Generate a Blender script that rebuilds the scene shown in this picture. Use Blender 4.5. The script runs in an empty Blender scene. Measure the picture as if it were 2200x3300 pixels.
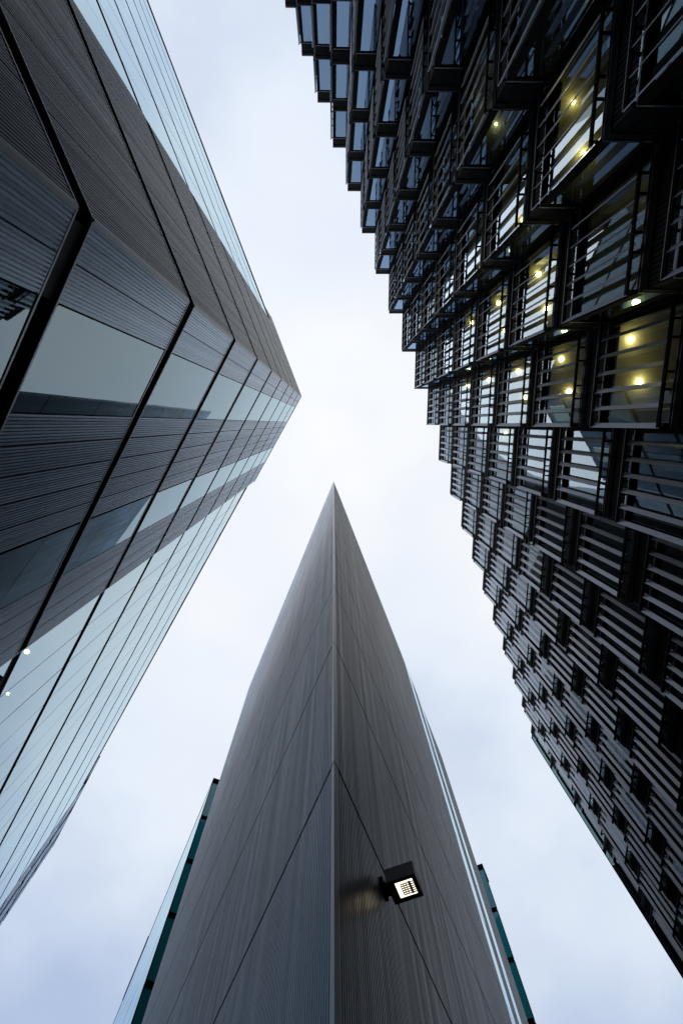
import bpy, math, random
from mathutils import Vector, Matrix
random.seed(7)
sc = bpy.context.scene
EYE = 1.6                      # height of the camera above the paving
# ------------------------------------------------------------------ camera
cam_d = bpy.data.cameras.new('camera'); cam = bpy.data.objects.new('camera', cam_d)
sc.collection.objects.link(cam); sc.camera = cam
cam_d.sensor_fit = 'VERTICAL'; cam_d.sensor_height = 36; cam_d.lens = 16.0
cam_d.clip_start = 0.05; cam_d.clip_end = 3000
ez = Vector((-26, -285, 1467)).normalized()
ex = Vector((1, 0, 0)); ex = (ex - ex.dot(ez) * ez).normalized(); ey = ez.cross(ex)
R = Matrix((ex, ey, ez))
cx, cy, cz = R @ Vector((1, 0, 0)), R @ Vector((0, -1, 0)), R @ Vector((0, 0, -1))
cam.matrix_world = Matrix(((cx.x, cy.x, cz.x, 0), (cx.y, cy.y, cz.y, 0), (cx.z, cy.z, cz.z, EYE), (0, 0, 0, 1)))
# ------------------------------------------------------------------ world and sun
SUN_EL, SUN_AZ = math.radians(58), math.radians(200)      # azimuth in the XY plane, from +X
w = bpy.data.worlds.new('World'); sc.world = w; w.use_nodes = True
nt = w.node_tree; N = nt.nodes; L = nt.links; N.clear()
out = N.new('ShaderNodeOutputWorld'); bg = N.new('ShaderNodeBackground'); bg.inputs[1].default_value = 0.1
sky = N.new('ShaderNodeTexSky'); sky.sky_type = 'NISHITA'; sky.sun_disc = False
sky.sun_elevation = SUN_EL; sky.sun_rotation = math.pi / 2 - SUN_AZ
sky.air_density = 1.5; sky.dust_density = 3
tc = N.new('ShaderNodeTexCoord')
mp = N.new('ShaderNodeMapping'); mp.inputs['Scale'].default_value = (1, 1, 1.6)
n1 = N.new('ShaderNodeTexNoise'); n1.inputs['Scale'].default_value = 2.1; n1.inputs['Detail'].default_value = 5; n1.inputs['Roughness'].default_value = .45
n2 = N.new('ShaderNodeTexNoise'); n2.inputs['Scale'].default_value = 0.9; n2.inputs['Detail'].default_value = 2
mix0 = N.new('ShaderNodeMath'); mix0.operation = 'ADD'
mul = N.new('ShaderNodeMath'); mul.operation = 'MULTIPLY'; mul.inputs[1].default_value = .62
sep = N.new('ShaderNodeSeparateXYZ')
el = N.new('ShaderNodeMapRange'); el.inputs['From Min'].default_value = .45; el.inputs['From Max'].default_value = 1.0
el.inputs['To Min'].default_value = -.22 - .11; el.inputs['To Max'].default_value = .20 - .11
add2 = N.new('ShaderNodeMath'); add2.operation = 'ADD'
ramp = N.new('ShaderNodeValToRGB')
ramp.color_ramp.elements[0].position = .28; ramp.color_ramp.elements[0].color = (.44, .54, .74, 1)
ramp.color_ramp.elements[1].position = .70; ramp.color_ramp.elements[1].color = (.955, .965, .98, 1)
e = ramp.color_ramp.elements.new(.48); e.color = (.78, .85, .95, 1)
vm = N.new('ShaderNodeVectorMath'); vm.operation = 'SCALE'; vm.inputs['Scale'].default_value = 10.6
mx = N.new('ShaderNodeMixRGB'); mx.inputs[0].default_value = .93
L.new(tc.outputs['Generated'], mp.inputs[0]); L.new(mp.outputs[0], n1.inputs['Vector']); L.new(mp.outputs[0], n2.inputs['Vector'])
L.new(n1.outputs[0], mul.inputs[0]); 
m2 = N.new('ShaderNodeMath'); m2.operation = 'MULTIPLY'; m2.inputs[1].default_value = .60
L.new(n2.outputs[0], m2.inputs[0]); L.new(mul.outputs[0], mix0.inputs[0]); L.new(m2.outputs[0], mix0.inputs[1])
L.new(tc.outputs['Generated'], sep.inputs[0]); L.new(sep.outputs['Z'], el.inputs['Value'])
L.new(mix0.outputs[0], add2.inputs[0]); L.new(el.outputs[0], add2.inputs[1])
L.new(add2.outputs[0], ramp.inputs[0]); L.new(ramp.outputs[0], vm.inputs[0])
L.new(sky.outputs[0], mx.inputs[1]); L.new(vm.outputs[0], mx.inputs[2])
L.new(mx.outputs[0], bg.inputs[0]); L.new(bg.outputs[0], out.inputs[0])
sd = bpy.data.lights.new('sun', 'SUN'); sd.energy = .5; sd.angle = math.radians(35); sd.color = (1, .98, .96)
sun = bpy.data.objects.new('sun', sd); sc.collection.objects.link(sun)
sdir = Vector((math.cos(SUN_EL) * math.cos(SUN_AZ), math.cos(SUN_EL) * math.sin(SUN_AZ), math.sin(SUN_EL)))
sun.rotation_euler = sdir.to_track_quat('Z', 'Y').to_euler(); sun.location = (0, 0, 80)
sc.view_settings.view_transform = 'Standard'; sc.view_settings.look = 'None'
sc.view_settings.exposure = 0; sc.view_settings.gamma = 1; sc.view_settings.use_curve_mapping = False
sc.render.engine = 'CYCLES'
sc.cycles.use_denoising = True
sc.cycles.max_bounces = 8; sc.cycles.transparent_max_bounces = 14; sc.cycles.caustics_reflective = False; sc.cycles.caustics_refractive = False
sc.cycles.sample_clamp_indirect = 4

# ------------------------------------------------------------------ materials
def newmat(name):
    m = bpy.data.materials.new(name); m.use_nodes = True
    return m, m.node_tree.nodes, m.node_tree.links, m.node_tree.nodes['Principled BSDF']

def metal(name, col, rough, metallic, streak=.25, spec=.5, rnd=.12, fine=11):
    m, n, l, b = newmat(name)
    tc = n.new('ShaderNodeTexCoord'); geo = n.new('ShaderNodeNewGeometry')
    mp = n.new('ShaderNodeMapping'); mp.inputs['Scale'].default_value = (fine, fine, .05)
    no = n.new('ShaderNodeTexNoise'); no.inputs['Scale'].default_value = 1.3; no.inputs['Detail'].default_value = 4
    mp2 = n.new('ShaderNodeMapping'); mp2.inputs['Scale'].default_value = (1, 1, .35)
    no2 = n.new('ShaderNodeTexNoise'); no2.inputs['Scale'].default_value = .55; no2.inputs['Detail'].default_value = 5
    oi = n.new('ShaderNodeObjectInfo')
    l.new(geo.outputs['Position'], mp.inputs[0]); l.new(mp.outputs[0], no.inputs['Vector'])
    l.new(geo.outputs['Position'], mp2.inputs[0]); l.new(mp2.outputs[0], no2.inputs['Vector'])
    def mr(src, a, bb):
        r = n.new('ShaderNodeMapRange'); r.inputs['From Min'].default_value = .3; r.inputs['From Max'].default_value = .7
        r.inputs['To Min'].default_value = a; r.inputs['To Max'].default_value = bb; l.new(src, r.inputs['Value']); return r.outputs[0]
    a = mr(no.outputs[0], 1 - streak * .8, 1 + streak * .5); c = mr(no2.outputs[0], 1 - streak * .7, 1 + streak * .5)
    r = n.new('ShaderNodeMapRange'); r.inputs['To Min'].default_value = 1 - rnd; r.inputs['To Max'].default_value = 1 + rnd
    l.new(oi.outputs['Random'], r.inputs['Value'])
    p = n.new('ShaderNodeMath'); p.operation = 'MULTIPLY'; l.new(a, p.inputs[0]); l.new(c, p.inputs[1])
    q = n.new('ShaderNodeMath'); q.operation = 'MULTIPLY'; l.new(p.outputs[0], q.inputs[0]); l.new(r.outputs[0], q.inputs[1])
    v = n.new('ShaderNodeVectorMath'); v.operation = 'SCALE'; v.inputs[0].default_value = col; l.new(q.outputs[0], v.inputs['Scale'])
    l.new(v.outputs[0], b.inputs['Base Color'])
    rr = mr(no.outputs[0], rough - .06, rough + .08); l.new(rr, b.inputs['Roughness'])
    b.inputs['Specular Tint'].default_value = (.70, .84, 1, 1) if 'ribbed' in name or 'wedge' in name else (1, 1, 1, 1); b.inputs['Metallic'].default_value = metallic; b.inputs['Specular IOR Level'].default_value = spec
    return m

def plain(name, col, rough=.6, metallic=0, spec=.5):
    return metal(name, col, rough, metallic, streak=.12, spec=spec, rnd=.05)

def glass(name, tint, see, ior, wob=.0):
    """coated facade glass: fresnel mirror over a tinted see-through body"""
    m = bpy.data.materials.new(name); m.use_nodes = True; n = m.node_tree.nodes; l = m.node_tree.links; n.clear()
    o = n.new('ShaderNodeOutputMaterial'); mix = n.new('ShaderNodeMixShader')
    g = n.new('ShaderNodeBsdfGlossy'); g.inputs['Color'].default_value = (*tint, 1); g.inputs['Roughness'].default_value = .012
    t = n.new('ShaderNodeBsdfTransparent'); t.inputs['Color'].default_value = (*see, 1)
    geo = n.new('ShaderNodeNewGeometry')
    f0 = ((ior - 1) / (ior + 1)) ** 2
    def mth(op, a, b=None, c=None):
        q = n.new('ShaderNodeMath'); q.operation = op
        for i, v in enumerate((a, b, c)):
            if v is None: continue
            if isinstance(v, (int, float)): q.inputs[i].default_value = v
            else: l.new(v, q.inputs[i])
        return q.outputs[0]
    dt = n.new('ShaderNodeVectorMath'); dt.operation = 'DOT_PRODUCT'
    l.new(geo.outputs['Normal'], dt.inputs[0]); l.new(geo.outputs['Incoming'], dt.inputs[1])
    c1 = mth('SUBTRACT', 1, mth('ABSOLUTE', dt.outputs['Value']))
    sch = mth('MULTIPLY_ADD', mth('POWER', c1, 5), 1 - f0, f0)
    fac = mth('MULTIPLY', sch, mth('SUBTRACT', 1, geo.outputs['Backfacing']))   # the coating is on the outer face
    if wob:
        no = n.new('ShaderNodeTexNoise'); no.inputs['Scale'].default_value = .9; no.inputs['Detail'].default_value = 1
        bu = n.new('ShaderNodeBump'); bu.inputs['Strength'].default_value = wob; bu.inputs['Distance'].default_value = .02
        l.new(geo.outputs['Position'], no.inputs['Vector']); l.new(no.outputs[0], bu.inputs['Height'])
        l.new(bu.outputs[0], g.inputs['Normal'])
    l.new(fac, mix.inputs[0]); l.new(t.outputs[0], mix.inputs[1]); l.new(g.outputs[0], mix.inputs[2])
    l.new(mix.outputs[0], o.inputs['Surface'])
    return m

def lamp_mat(name, col, strength):
    m = bpy.data.materials.new(name); m.use_nodes = True; n = m.node_tree.nodes; l = m.node_tree.links; n.clear()
    o = n.new('ShaderNodeOutputMaterial'); em = n.new('ShaderNodeEmission')
    em.inputs[0].default_value = (*col, 1); em.inputs[1].default_value = strength
    l.new(em.outputs[0], o.inputs['Surface']); return m

M = {}
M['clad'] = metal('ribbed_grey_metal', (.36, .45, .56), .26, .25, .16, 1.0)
M['wedge'] = metal('wedge_lit_grey_metal', (.36, .45, .57), .36, .05, .62, .38, .12, 4)  # left face, lit copy of the wedge cladding: brightness put into the base colour
M['wedge_shaded'] = metal('wedge_shaded_grey_metal', (.028, .034, .045), .34, 0, .62, .14, .12, 4)  # right face, same cladding metal with its shade put into the base colour
M['clad_shaded'] = metal('ribbed_shaded_metal', (.022, .027, .034), .32, 0, .2, .17)  # copy of the ribbed cladding for face B, shade painted into the colour
M['trim'] = metal('trim_metal', (.27, .31, .35), .35, .4, .12)
M['black'] = plain('black_recess', (.008, .009, .011), .7)
M['glassL'] = glass('coated_blue_glass', (.80, .95, 1.0), (.50, .60, .58), 5.2, .05)
M['glassW'] = glass('grey_window_glass', (.72, .91, 1.0), (.40, .46, .42), 2.7, .05)
M['glassR'] = glass('clear_office_glass', (.70, .86, 1.0), (.82, .86, .78), 2.3, .08)
M['glassB'] = glass('blue_return_glass', (.46, .68, 1.0), (.60, .68, .66), 3.4, .08)
tm, tn, tl, tb = newmat('teal_glass'); M['glassT'] = tm; M['glassC'] = glass('green_corner_glass', (.62, .90, .92), (.25, .62, .56), 2.6, .05)
tb.inputs['Base Color'].default_value = (.010, .20, .235, 1); tb.inputs['Roughness'].default_value = .05; tb.inputs['IOR'].default_value = 1.6
M['frame'] = metal('dark_frame_metal', (.005, .006, .008), .75, 0, .15, .04)
M['edge'] = metal('light_edge_metal', (.09, .10, .125), .45, .3, .1)
M['louvre'] = metal('grey_louvre_metal', (.60, .66, .78), .5, .2, .12)
M['spandrel'] = metal('dark_ribbed_spandrel', (.006, .008, .010), .7, 0, .15, .06)
M['ceiling'] = plain('cream_ceiling', (.45, .43, .31), .9)
M['blind'] = plain('pale_roller_blind', (.34, .35, .36), .8)
M['ceil_dark'] = plain('grey_ceiling', (.10, .105, .10), .9)
M['inner'] = plain('dark_interior', (.03, .032, .03), .9)
M['roof'] = plain('roof_membrane', (.12, .12, .12), .9)
M['lamp'] = lamp_mat('warm_downlight', (1, .86, .42), 45)
M['flood'] = lamp_mat('floodlight_lens', (1, .88, .70), 2.0)
M['baffle'] = plain('lamp_baffle', (.20, .13, .07), .6)
M['housing'] = plain('grey_lamp_housing', (.05, .047, .045), .5)

# ------------------------------------------------------------------ mesh helpers
class MB:
    def __init__(s): s.v = []; s.f = []
    def prism(s, poly, z0, z1):
        a = sum(poly[i][0] * poly[(i + 1) % len(poly)][1] - poly[(i + 1) % len(poly)][0] * poly[i][1] for i in range(len(poly)))
        if a < 0: poly = poly[::-1]
        n = len(poly); b = len(s.v)
        s.v += [(x, y, z0) for x, y in poly] + [(x, y, z1) for x, y in poly]
        s.f.append(tuple(b + i for i in range(n))[::-1]); s.f.append(tuple(b + n + i for i in range(n)))
        for i in range(n):
            j = (i + 1) % n; s.f.append((b + i, b + j, b + n + j, b + n + i))
        return s
    def box(s, x0, x1, y0, y1, z0, z1): return s.prism([(x0, y0), (x1, y0), (x1, y1), (x0, y1)], z0, z1)
    def ribs(s, x0, x1, yb, yf, z0, z1, pitch, duty=.62, back=None):
        """corrugated sheet between x0..x1: flat ribs at y=yf, grooves at y=yb, closed at the back, outward = +y"""
        n = max(1, round((x1 - x0) / pitch)); p = (x1 - x0) / n
        pts = []
        for i in range(n):
            a = x0 + i * p; g = p * (1 - duty)
            pts += [(a, yb), (a + g * .7, yb), (a + g, yf), (a + p - .0001, yf)]
        back = yb - .02 if back is None else back
        poly = pts + [(x1, back), (x0, back)]
        return s.prism(poly, z0, z1)
    def mesh(s, name, mat):
        m = bpy.data.meshes.new(name); m.from_pydata(s.v, [], s.f); m.materials.append(mat); m.update(); return m
    def build(s, name, mat, parent=None, loc=(0, 0, 0), rz=0.0, **kw):
        return link(name, s.mesh(name, mat), parent, loc, rz, **kw)

def link(name, mesh, parent=None, loc=(0, 0, 0), rz=0.0, label=None, cat=None, group=None, kind=None):
    o = bpy.data.objects.new(name, mesh); sc.collection.objects.link(o)
    o.location = loc; o.rotation_euler = (0, 0, rz); o.parent = parent
    if label: o['label'] = label
    if cat: o['category'] = cat
    if group: o['group'] = group
    if kind: o['kind'] = kind
    return o

def thing(name, label, cat, loc=(0, 0, 0), group=None): return link(name, None, None, loc, 0, label, cat, group)

class Face:
    """vertical wall plane: origin o, unit direction d along it, outward normal n (plan view)"""
    def __init__(s, o, d, n):
        s.o = Vector(o); s.d = Vector(d).normalized(); s.n = Vector(n).normalized()
        s.rz = math.atan2(s.n.y, s.n.x) - math.pi / 2
        s.sg = 1 if Vector((math.cos(s.rz), math.sin(s.rz))).dot(s.d) > 0 else -1
    def p(s, t, off=0.0): q = s.o + s.d * t + s.n * off; return (q.x, q.y)
    def put(s, name, mesh, parent, t, z, off=0.0, **kw):
        x, y = s.p(t, off); o = link(name, mesh, parent, (x, y, z + EYE), s.rz, **kw)
        if name == 'window_pane':      # panes are never hung perfectly true
            o.rotation_euler = (random.uniform(-.0012, .0012), 0, s.rz + random.uniform(-.003, .003))
        return o
    def slab(s, mb, t0, t1, o0, o1, z0, z1):
        mb.prism([s.p(t0, o0), s.p(t1, o0), s.p(t1, o1), s.p(t0, o1)], z0 + EYE, z1 + EYE); return mb

cache = {}
def pmesh(kind, wdt, hgt, mat, pitch=.052, depth=.022):
    k = (kind, round(wdt, 3), round(hgt, 3), mat)
    if k not in cache:
        mb = MB()
        if kind == 'rib': mb.ribs(-wdt / 2, wdt / 2, -depth, 0, 0, hgt, pitch)
        else: mb.box(-wdt / 2, wdt / 2, -.03, 0, 0, hgt)
        cache[k] = mb.mesh(kind + '_panel', M[mat])
    return cache[k]

# ------------------------------------------------------------------ ground
g = MB().box(-400, 400, -400, 400, -1, 0)
gm, gn, gl, gb = newmat('granite_paving')
br = gn.new('ShaderNodeTexBrick'); br.inputs['Scale'].default_value = 1.0; br.inputs['Color1'].default_value = (.12, .125, .135, 1)
br.inputs['Color2'].default_value = (.14, .15, .16, 1); br.inputs['Mortar'].default_value = (.06, .06, .06, 1); br.inputs['Mortar Size'].default_value = .01
tcg = gn.new('ShaderNodeTexCoord'); gl.new(tcg.outputs['Object'], br.inputs['Vector']); gl.new(br.outputs[0], gb.inputs['Base Color']); gb.inputs['Roughness'].default_value = .7
g.build('ground', gm, kind='structure')

# ================================================================== LEFT BUILDING
LB = thing('office_building', 'grey ribbed metal and blue glass office block with a sharp corner, filling the left side', 'building')
C0 = (-2.83, -2.37)
A = Face(C0, (-.5035, .864), (.864, .5035))
B = Face(C0, (-.351, -.936), (.936, -.351))
BANDS = [-1.6, 2, 6, 10, 14, 18, 22, 26, 30, 34.2, 38.2]
TOP = 41.66
GT = .32                                   # height of the recessed floor channel
def levels(top):
    z = BANDS + ([TOP] if top else [])
    return [(z[i] + (.03 if i else 0), z[i + 1] - GT if z[i + 1] != TOP else TOP) for i in range(len(z) - 1)]
mod = .513
segA = [('rib', 0.06, .54), ('rib', .56, 1.06), ('win', 1.07, 2.59)] + \
       [('rib', 2.60 + i * mod, 2.60 + (i + 1) * mod - .022) for i in range(5)] + \
       [('win', 5.175, 6.68)] + [('rib', 6.69 + i * mod, 6.69 + (i + 1) * mod - .022) for i in range(4)]
A_END = 8.74
segB = [('rib', 0.06 + i * 1.165, 0.06 + (i + 1) * 1.165 - .02) for i in range(5)]
B_END = 5.88
for face, segs in ((A, segA), (B, segB)):
    for kind, t0, t1 in segs:
        for z0, z1 in levels(True):
            if kind == 'rib':
                face.put('cladding_panel', pmesh('rib', t1 - t0, z1 - z0, 'clad' if face is A else 'clad_shaded', .052 if face is A else .058), LB, (t0 + t1) / 2, z0)
            else:
                face.put('window_pane', pmesh('pane', t1 - t0 - .03, z1 - z0 - .02, 'glassW'), LB, (t0 + t1) / 2, z0 + .01, -.006)
# backing wall of the metal prow, open behind the two window strips
for face, (e0, e1), holes in ((A, (.12, A_END), [(1.07, 2.59), (5.175, 6.68)]), (B, (.12, B_END), [])):
    cuts = [e0]
    for h in holes: cuts += list(h)
    cuts.append(e1)
    for i in range(0, len(cuts), 2):
        mb = MB(); face.slab(mb, cuts[i], cuts[i + 1], -.16, -.05, -1.6, TOP - .05); mb.build('backing_wall', M['black'], LB)
# recessed floor channels with pale lips
for z in BANDS[1:]:
    for face, e in ((A, A_END), (B, B_END)):
        if z < 19:
            for q0, q1 in ((z - .006, z + .026), (z - GT - .026, z - GT + .006)):
                mb = MB(); face.slab(mb, .02, e, -.008, .006, q0, q1); mb.build('channel_lip', M['trim'], LB)
        mb = MB(); face.slab(mb, .1, e, -.30, -.162, z - GT, z - .012); mb.build('floor_channel', M['black'], LB)
        mb = MB(); face.slab(mb, .1, e, -.30, -.010, z - .011, z + .022); mb.build('channel_soffit', M['black'], LB)
# corner trim and parapet capping
for z0, z1 in levels(True):
    mb = MB(); mb.prism([A.p(0, .004), A.p(.058, .004), A.p(.058, -.03), B.p(.058, -.03), B.p(.058, .004)], z0 + EYE, z1 + EYE)
    mb.build('corner_trim', M['trim'], LB)
mb = MB(); A.slab(mb, 0.0, A_END + .06, -.4, .02, TOP, TOP + .06); mb.build('parapet_cap', M['trim'], LB)
mb = MB(); B.slab(mb, 0.01, 7.15, -.4, .02, TOP + .001, TOP + .061)
mb.build('parapet_cap', M['trim'], LB)
mb = MB(); B.slab(mb, B_END, 7.12, -.3, 0, 38.2, TOP); mb.build('parapet_panel', M['clad_shaded'], LB)
mb = MB(); A.slab(mb, A_END - .03, A_END + .01, -.16, .0, -1.6, TOP); mb.build('end_trim', M['trim'], LB)
mb = MB(); B.slab(mb, B_END - .03, B_END + .01, -.16, .0, -1.6, 38.2); mb.build('end_trim', M['trim'], LB)
# glass skins
GOFF = -.05
for face, t_start, t_end, pw in ((A, A_END + .02, 41.9, 1.51), (B, B_END + .02, 38, 1.51)):
    t = t_start
    far = 0
    while t < t_end:
        wd = pw if t < 24 else pw * 2
        for z0, z1 in levels(False):
            if z1 < 3 and t > 3: pass
            vis = True
            if face is B and t > 30: vis = z0 > 30
            if face is B and z1 < 8: vis = False
            if face is A and z1 < 2.5: vis = False
            if not vis: continue
            face.put('window_pane', pmesh('pane', wd - .03, z1 - z0, 'glassL'), LB, t + wd / 2, z0, GOFF)
        t += wd
    # mullions and transoms behind the seams
    mb = MB(); q = t_start
    while q < t_end + .1:
        face.slab(mb, q - .03, q + .03, GOFF - .12, GOFF - .034, -1.6, 38.1); q += pw if q < 24 else pw * 2
    mb.build('mullion_grid', M['frame'], LB, kind='stuff')
    for z in BANDS[1:]:
        mb = MB(); face.slab(mb, t_start - .02, t_end, GOFF - .35, GOFF - .034, z - GT - .05, z - .012); face.slab(mb, t_start - .02, t_end, GOFF - .35, GOFF - .004, z - .012, z + .026)
        mb.build('floor_channel', M['black'], LB)
    mb = MB(); face.slab(mb, t_start, t_end, GOFF - .3, .0, 38.2, 38.28); mb.build('roof_edge', M['frame'], LB)
# floor slabs, ceilings and core
def lb_poly(i):
    a0 = A.p(.35, -.36); a1 = A.p(41.5, -.42); b1 = B.p(38.5, -.42)
    return [a0, a1, (a1[0] - 14, a1[1] - 6), (b1[0] - 14, b1[1] + 3), b1]
for z in BANDS[1:]:
    MB().prism(lb_poly(0), z - .6 + EYE, z - .02 + EYE).build('ceiling', M['ceil_dark'], LB)
MB().prism(lb_poly(0), 38.2 + EYE, 38.26 + EYE).build('roof', M['roof'], LB)
c0 = (C0[0] - 7, C0[1] + .4)
MB().prism([c0, (A.p(40, -5)), (A.p(40, -12)), (B.p(37, -12)), (B.p(37, -5))], 0, 38 + EYE).build('core_wall', M['inner'], LB)
for x, y, rad in ((-9.65, 7.04, .068), (-10.44, 8.49, .04)):
    MB().prism([(x + rad * math.cos(k * math.pi / 6), y + rad * math.sin(k * math.pi / 6)) for k in range(12)], 13.36 + EYE, 13.39 + EYE).build('ceiling_light', M['lamp'], LB)
# metal clad tail with slit windows at the far end
Q1 = Vector((-24.13, 33.69)); Q2 = Vector((-30.3, 44.7)); dT = (Q2 - Q1); LT = dT.length
T = Face(Q1, dT, (.87, .49))
cut = [0, 2.1, 3.6, 6.0, 7.5, 9.9, 11.0, LT]
for i in range(len(cut) - 1):
    a, b = cut[i] + .01, cut[i + 1] - .01
    for z0, z1 in levels(True)[4:]:
        if i % 2 == 0: T.put('cladding_panel', pmesh('rib', b - a, z1 - z0, 'clad', .12, .04), LB, (a + b) / 2, z0)
        else: T.put('window_pane', pmesh('pane', b - a, z1 - z0, 'glassL'), LB, (a + b) / 2, z0, -.08)
mb = MB(); T.slab(mb, .02, LT, -1.2, -.15, -1.6, TOP - .02); mb.build('backing_wall', M['black'], LB)
mb = MB(); T.slab(mb, 0, LT, -1.2, .02, TOP, TOP + .1); mb.build('parapet_cap', M['trim'], LB)

# ================================================================== WEDGE BUILDING
WB = thing('wedge_building', 'knife-edged grey ribbed metal building pointing up from the bottom centre', 'building')
W0 = (0.0, 5.18)
WL = Face(W0, (-.41, 1), (-1, -.41)); WR = Face(W0, (.3856, 1), (1, -.3856))
WTOP = 41.55; WJ = [-1.6, 2.24, 6.24, 10.24, 14.24, 18.24, 22.24, 26.24, 30.24, 34.24, 38.24, WTOP]
WLE, WRE = 22.6, 31.0
segs = {'L': [('rib', .15, 7.6), ('rib', 7.62, 15.1), ('rib', 15.12, WLE)],
        'R': [('rib', .13, 7.6), ('rib', 7.62, 14), ('rib', 14.02, 19.3), ('win', 19.32, 21.1), ('rib', 21.12, 23.3), ('win', 23.32, 25.1), ('rib', 25.12, WRE)]}
for key, face in (('L', WL), ('R', WR)):
    for kind, t0, t1 in segs[key]:
        for i in range(len(WJ) - 1):
            z0, z1 = WJ[i] + .034, WJ[i + 1] - (.034 if i < len(WJ) - 2 else 0)
            if kind == 'rib': face.put('cladding_panel', pmesh('rib', t1 - t0, z1 - z0, 'wedge' if key == 'L' else 'wedge_shaded', .066, .010), WB, (t0 + t1) / 2, z0)
            else: face.put('window_pane', pmesh('pane', t1 - t0, z1 - z0, 'glassL'), WB, (t0 + t1) / 2, z0)
for i in range(len(WJ) - 1):
    z0, z1 = WJ[i] + .018, WJ[i + 1] - (.018 if i < len(WJ) - 2 else 0)
    mb = MB(); mb.prism([WL.p(0, .01), WL.p(.13, .004), WL.p(.13, -.03), WR.p(.12, -.03), WR.p(.12, .004)], z0 + EYE, z1 + EYE)
    mb.build('corner_trim', M['trim'], WB)
MB().prism([WL.p(.35, -.06), WL.p(WLE - .05, -.06), WR.p(WRE - .05, -.06), WR.p(.35, -.06)], 0, WTOP - .1 + EYE).build('backing_wall', M['black'], WB)
mb = MB(); WL.slab(mb, .9, WLE, -.3, .004, WTOP - .002, WTOP + .03); mb.build('parapet_cap', M['trim'], WB)
mb = MB(); WR.slab(mb, .9, WRE, -.3, .004, WTOP - .001, WTOP + .031); mb.build('parapet_cap', M['trim'], WB)
# rear glazed wings
for nm, face, t0, t1, side in (('L', WL, 30.7, 64, -1), ('R', WR, 41.6, 66, 1)):
    c = Vector(face.p(t0)); n = -face.n          # end wall faces the prow
    E = Face(c, n, -face.d)
    if nm == 'R': face = Face(c, (.15, 1), (1, -.15)); t1 -= t0; t0 = 0
    for k in range(10):
        z1 = 37.8 - 4 * k; z0 = max(z1 - 3.62, -1.6)
        if z1 < 8: break
        E.put('end_pane', pmesh('pane', 1.45, z1 - z0, 'glassT'), WB, .78, z0, .05)
        E.put('end_pane', pmesh('pane', 1.45, z1 - z0, 'glassT'), WB, 2.27, z0, .05)
        mb = MB()
        for q in (.03, 1.5, 3.0): E.slab(mb, q - .035, q + .035, -.02, .07, z0, z1)
        E.slab(mb, .0, 3.03, -.02, .075, z0 - .06, z0 + .001); E.slab(mb, .0, 3.03, -.02, .075, z1 - .001, z1 + .06)
        mb.build('pane_frame', M['frame'], WB)
        mb = MB(); E.slab(mb, .12, 3.0, -1.4, -.06, z1 + .08, z1 + .34); mb.build('floor_edge', M['spandrel'], WB)
        mb = MB(); E.slab(mb, .12, 3.0, -3.0, -.8, z0, z0 + 2.4); mb.build('window_blind', M['inner'], WB)
        t = t0
        while t < t1:
            wd = 3.0
            face.put('window_pane', pmesh('pane', wd - .04, 3.9, 'glassL'), WB, t + wd / 2, z1 - 3.7, 0); t += wd
    mb = MB(); E.slab(mb, -.02, 3.03, -2, .1, 38.05, 38.36); mb.build('roof_edge', M['frame'], WB)
    mb = MB(); face.slab(mb, t0 + .1, t1, -.25, -.08, 0, 38.0); mb.build('glazing_frame', M['frame'], WB)
    mb = MB(); face.slab(mb, t0 + .05, t1, -.25, .02, 38.05, 38.3); mb.build('roof_edge', M['frame'], WB)
mb = MB(); mb.prism([WL.p(31.9, -.3), WL.p(64, -.3), (17, 70), (14.6, 46)], 0, 37.9 + EYE); mb.build('core_wall', M['inner'], WB)
mb = MB(); WL.slab(mb, 52, 60, -.2, .05, 38.3, 39.1); mb.build('roof_screen', M['clad_shaded'], WB)

# ================================================================== RIGHT BUILDING
RB = thing('louvred_office_building', 'dark office building of stepped sawtooth bays with grey louvres, filling the right side', 'building')
PX, PY = 1.10, 2.89
SX, SY = 7.57, .10            # plan corner of the sunshade of bay 0
FL = 3.97; RROOF = 38.3
NB0, NB1 = -12, 10
GX = .16                       # wall line behind the sunshade
def S(n): return SX + PX * n, SY + PY * n
# --- shared meshes, local origin = sunshade corner at +y end, z=0 at roof line of that storey
zs0, zs1 = -3.80, -.90         # sunshade
zp0, zp1 = -3.98, -1.10        # glazing
def mesh_of(name, mat, fn): mb = MB(); fn(mb); return mb.mesh(name, M[mat])
def f_frame(mb, ye=0, ys=(-2.45, -2.05, -1.30, -.90, -.12)):
    for z in (zs0, zs1 - .09): mb.box(0, .05, -PY + .02, ye, z, z + .09)
    mb.box(0, .05, -PY + .02, -PY + .07, zs0 + .09, zs1 - .09)
    for z in (zs0 + .02, zs1 - .07):
        for y in ys: mb.box(.05, .30, y, y + .05, z, z + .04)
    # glazing jambs, head and sill
    mb.box(GX, GX + .14, -PY, -PY + .16, zp0, zp1); mb.box(GX, GX + .14, -.10, 0, zp0, zp1)
    mb.box(GX + .04, GX + .14, -PY + .16, -.10, zp1 - .10, zp1); mb.box(GX + .04, GX + .14, -PY + .16, -.10, zp0, zp0 + .08)
    # return wall frame
    mb.box(GX + .14, GX + .20, -.06, -.0, zp0, zp1); mb.box(GX + PX - .09, GX + PX - .002, -.06, -.0, zp0, zp1)
    mb.box(GX + .20, GX + PX - .09, -.06, .0, zp1 - .05, zp1); mb.box(GX + .20, GX + PX - .09, -.06, .0, zp0, zp0 + .05)
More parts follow.
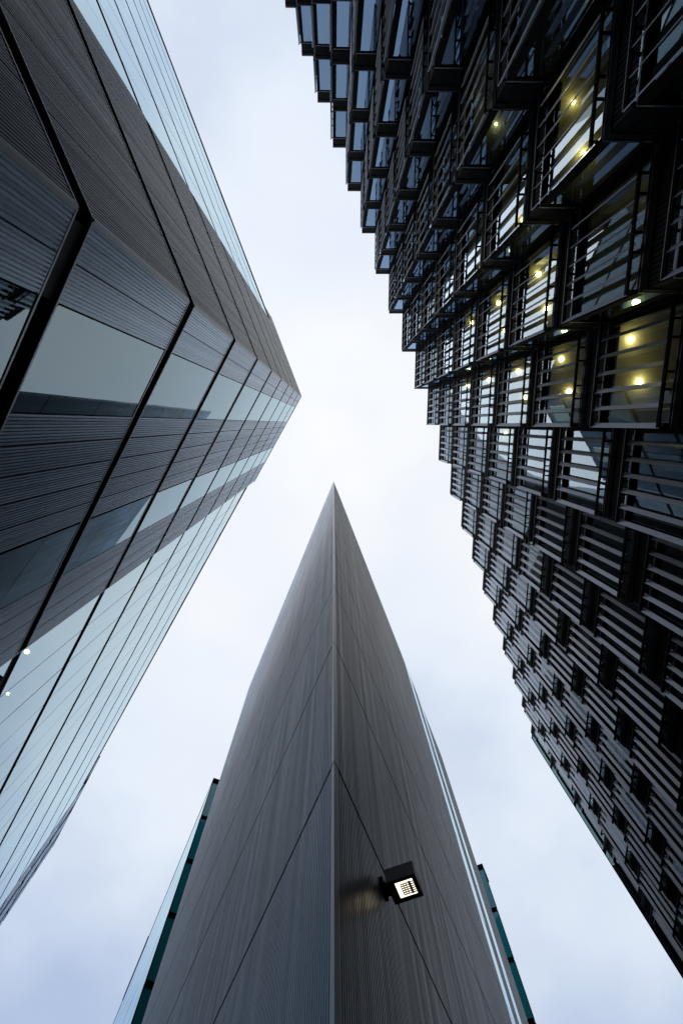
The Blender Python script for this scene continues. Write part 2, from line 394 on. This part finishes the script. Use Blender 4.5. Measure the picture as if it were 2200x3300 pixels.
def f_edge(mb):
    mb.box(GX - .006, GX + .14, -PY + .01, .012, -1.098, -1.05); mb.box(GX + .14, GX + PX, -.05, .012, -1.098, -1.05)
    mb.box(-.012, 0, -PY + .02, 0, zs1 - .02, zs1 + .002)
    mb.box(GX - .006, GX + .14, -PY + .01, .012, -.03 - FL + FL, .0); mb.box(GX + .14, GX + PX, -.05, .012, -.03, .0)
    mb.box(GX + .0, GX + .05, -PY + .16, -.10, zp0 + .085, zp0 + .11)
def f_sp(mb):
    # ribbed spandrel: facade side faces -x, return side faces +y
    n = 26; p = (PY - .02) / n; x0 = GX + .02
    mb.box(x0 + .02, x0 + .30, -PY + .01, -.03, -.93, -.25)
    for i in range(n): mb.box(x0, x0 + .021, -PY + .01 + i * p, -PY + .01 + i * p + p * .6, -.93, -.25)
    mb.box(GX - .002, x0 + .30, -PY + .005, -.0, -.25, -.03)
def f_spr(mb):
    n = 12; p = (PX - .32) / n; x0 = GX + .32
    mb.box(x0, GX + PX - .01, -.25, -.03, -1.05, -.25)
    for i in range(n): mb.box(x0 + i * p, x0 + i * p + p * .6, -.031, -.008, -1.05, -.25)
    mb.box(x0, GX + PX - .003, -.25, .004, -.25, -.03)
def f_pane(mb): mb.box(GX + .085, GX + .105, -PY + .17, -.11, zp0 + .09, zp1 - .11)
def f_tpane(mb): mb.box(GX + .03, GX + .05, -PY + .17, -.11, -1.05, -.94)
def f_rpane(mb): mb.box(GX + .21, GX + PX - .10, -.045, -.025, zp0 + .055, zp1 - .055)
def f_end(mb):   # splayed end blade of the sunshade
    mb.prism([(0, 0), (.018, .012), (.125, -.105), (.107, -.117)], zs0, zs1)
def f_lou(mb):
    mb.prism([(.0, 0), (.012, .010), (.118, -.100), (.106, -.110)], zs0 + .04, zs1 - .04)
mF = mesh_of('bay_frame', 'frame', f_frame); mFL = mesh_of('bay_frame', 'frame', lambda mb: f_frame(mb, -.75, (-2.45, -2.05, -1.30, -.90))); mPC = mesh_of('window_pane', 'glassC', f_pane); mE = mesh_of('edge_trim', 'edge', f_edge)
mS = mesh_of('spandrel_panel', 'spandrel', f_sp); mSR = mesh_of('return_spandrel', 'spandrel', f_spr)
mP = mesh_of('window_pane', 'glassR', f_pane); mTP = mesh_of('transom_pane', 'glassR', f_tpane); mRP = mesh_of('return_pane', 'glassB', f_rpane)
mBl = {}
for dr in (.5, 1.1, 1.7): mBl[dr] = mesh_of('window_blind', 'blind', lambda mb: mb.box(GX + .19, GX + .20, -PY + .2, -.14, zp1 - .02 - dr, zp1 - .02))
mEnd = mesh_of('end_louvre', 'louvre', f_end); mLou = mesh_of('louvre', 'louvre', f_lou)
LY = [-.477 * k for k in (1, 2, 3, 4, 5)]
def project(x, y, h):
    v = R.transposed() @ Vector((x, y, h))
    if v.z <= .01: return None
    return 1100 + 1467 * v.x / v.z, 1650 + 1467 * v.y / v.z
bays = []
for n in range(NB0, NB1 + 1):
    for j in range(0, 10):
        x, y = S(n); zr = RROOF - FL * j
        seen = False
        for dx, dy in ((0, 0), (.3, -PY), (PX, 0), (0, -PY / 2)):
            for dz in (-3.9, 0):
                h = zr + dz
                if h < .5: continue
                p = project(x + dx, y + dy, h)
                if p and -60 < p[0] < 2290 and -60 < p[1] < 3360: seen = True
        if seen: bays.append((n, j, x, y, zr, math.hypot(x, y) ** 2 + zr * zr))
bays.sort(key=lambda b: b[5])
nl = 0; farl = MB(); edges = MB()
for n, j, x, y, zr, d in bays:
    last = n == NB1
    bo = link('window_bay', mFL if last else mF, RB, (x, y, zr + EYE))
    def sub(nm, me, dy=0.0):
        o = link(nm, me, bo, (0, dy, 0)); return o
    sub('transom_pane', mTP); sub('spandrel_panel', mS); sub('return_spandrel', mSR); sub('window_pane', mPC if last else mP); sub('return_pane', mRP); sub('end_louvre', mEnd, -.75 if last else 0)
    nb = len(edges.v); edges.v += [(v.co.x + x, v.co.y + y, v.co.z + zr + EYE) for v in mE.vertices]
    edges.f += [tuple(nb + i for i in p.vertices) for p in mE.polygons]
    if random.random() < (.34 if n >= 1 else .10) and j not in (5, 6): sub('window_blind', mBl[random.choice((.5, 1.1, 1.7))])
    for dy in LY:
        if last and dy > -.9: continue
        if nl < 300: sub('louvre', mLou, dy); nl += 1
        else: farl.prism([(x + a, y + b + dy) for a, b in ((.0, 0), (.012, .010), (.118, -.100), (.106, -.110))], zr + zs0 + .04 + EYE, zr + zs1 - .04 + EYE)
farl.build('louvre', M['louvre'], RB, kind='stuff'); edges.build('edge_trim', M['edge'], RB, kind='stuff')
# floors with ceilings, roof, core
def saw(off, back):
    pts = []
    for n in range(NB0, NB1 + 1):
        x, y = S(n); pts += [(x + GX + off, y - PY - (0 if n == NB0 else 0)), (x + GX + off, y - off)]
    # step to the next bay
    xe, ye = S(NB1); x0, y0 = S(NB0)
    return pts + [(xe + GX + back, ye - off), (x0 + GX + back + 4, y0 - PY)]
for j in range(10):
    z = RROOF - FL * j
    MB().prism(saw(.33, 14), z - 1.09 + EYE, z - .9 + EYE).build('ceiling', M['ceiling'], RB)
    MB().prism(saw(.33, 14), z - .8 + EYE, z - .06 + EYE).build('floor_slab', M['ceil_dark'], RB)
for n in range(NB0 + 1, NB1, 2):
    for j in range(9):
        x, y = S(n); z = RROOF - FL * j + EYE
        if RROOF - FL * (j + 1) > 3: MB().box(x + GX + .5, x + 5.6, y - PY + .06, y - PY + .16, z - FL + .02, z - 1.1).build('partition_wall', M['blind'], RB)
MB().prism(saw(.0, 14), RROOF + .004 + EYE, RROOF + .08 + EYE).build('roof', M['roof'], RB)
cpts = [(S(NB0)[0] + 6.5, S(NB0)[1] - PY), (S(NB1)[0] + 6.5, S(NB1)[1] - 3), (S(NB1)[0] + 13, S(NB1)[1] - 3), (S(NB0)[0] + 17, S(NB0)[1] - PY)]
MB().prism(cpts, 0, RROOF - .3 + EYE).build('core_wall', M['inner'], RB)
# plain glass corner at the far end
xs, ys = S(NB1)
SIDE = Face((xs + .26, ys + .02), (.0, 1), (-1, 0))
for j in range(10):
    z = RROOF - FL * j
    SIDE.put('end_pane', pmesh('pane', .46, 3.62, 'glassC'), RB, .245, z - 3.78, 0)
    mb = MB(); SIDE.slab(mb, 0, .49, -.3, .02, z - .15, z); mb.build('end_frame', M['frame'], RB)
    mb = MB(); SIDE.slab(mb, .02, .46, -1.4, -.5, z - 3.8, z - 1.6); mb.build('window_blind', M['ceiling'], RB)
mb = MB(); SIDE.slab(mb, .48, .53, -14, .02, -1.6, RROOF + .05); mb.build('end_wall', M['frame'], RB)
# ceiling downlights
def disc(r): return [(r * math.cos(k * math.pi / 6), r * math.sin(k * math.pi / 6)) for k in range(12)]
mD = MB().prism(disc(.085), -.012, 0).mesh('ceiling_light', M['lamp'])
M['lamp2'] = lamp_mat('dim_downlight', (1, .84, .40), 14)
mD2 = MB().prism(disc(.05), -.012, 0).mesh('ceiling_light', M['lamp2'])
zc = -1.092
LIT = {(6, 0, 0): 8, (6, 0, 1): 7, (5, 0, 0): 4, (5, 0, 1): 4, (4, 0, 0): 3, (4, 0, 1): 2, (5, -1, 0): 3.5, (5, -1, 1): 3.5, (4, -1, 0): 2, (4, -1, 1): 2,
       (3, 0, 0): 2, (3, -1, 0): 2, (2, 0, 0): 1.5, (3, 1, 0): 2, (6, -2, 1): 5, (6, -2, 0): 3, (5, -3, 1): 2, (5, -2, 1): 2.5, (4, -2, 1): 2, (7, 1, 1): 2.5, (8, 3, 0): 2.5}
for (j, n, k), pw in LIT.items():
    dx, dy = ((8.38, -2.33), (8.77, -1.18))[k]
    x, y = dx + PX * n, dy + PY * n; z = RROOF - FL * j + zc + EYE
    link('ceiling_light', mD2 if n < -1 or j > 6 else mD, RB, (x, y, z - .002))
    ld = bpy.data.lights.new('downlight', 'POINT'); ld.energy = pw * 1.15; ld.shadow_soft_size = .05; ld.color = (1, .82, .38)
    lo = bpy.data.objects.new('downlight', ld); sc.collection.objects.link(lo); lo.location = (x, y, z - .13); lo.parent = RB

# ================================================================== FLOODLIGHT ON THE WEDGE
k = 5.75 / 5.9
FLD = thing('floodlight', 'square black floodlight lit warm white, bracketed to the dark side of the wedge building', 'floodlight', (1.07 * k + .03, 7.22 * k, 5.75 + EYE))
ang = math.radians(69.3); FLD.rotation_euler = (0, 0, ang - math.pi / 2)
mb = MB()
mb.box(-.235, .235, -.225, -.205, 0, .19); mb.box(-.235, .235, .205, .225, 0, .19)
mb.box(-.235, -.215, -.205, .205, 0, .19); mb.box(.215, .235, -.205, .205, 0, .19)
mb.box(-.234, .234, -.224, .224, .19, .21)
mb.build('housing', M['housing'], FLD)
mb = MB()
for a in ((-.212, -.115, -.202, .202), (.165, .212, -.202, .202), (-.115, .165, -.202, -.15), (-.115, .165, .15, .202)): mb.box(*a, .006, .03)
mb.build('front_bezel', M['black'], FLD)
MB().box(-.114, .164, -.149, .149, .012, .03).build('lens', M['flood'], FLD)
mb = MB()
for i in range(6): mb.box(-.045, .163, -.105 + i * .04, -.089 + i * .04, .004, .011)
for i in range(3): mb.box(-.045 + i * .042, -.033 + i * .042, -.105, .111, .003, .010)
mb.box(.085, .12, -.12, .12, .0035, .0105)
mb.build('baffle_grid', M['baffle'], FLD)
mb = MB(); mb.box(-.30, -.236, -.10, .10, .05, .12); mb.box(-.335, -.30, -.14, .14, .02, .20); mb.build('bracket', M['frame'], FLD)
ld = bpy.data.lights.new('flood_beam', 'AREA'); ld.shape = 'SQUARE'; ld.size = .26; ld.energy = .14; ld.color = (1, .80, .52)
lo = bpy.data.objects.new('flood_beam', ld); sc.collection.objects.link(lo); lo.parent = FLD; lo.location = (.02, 0, -.004)
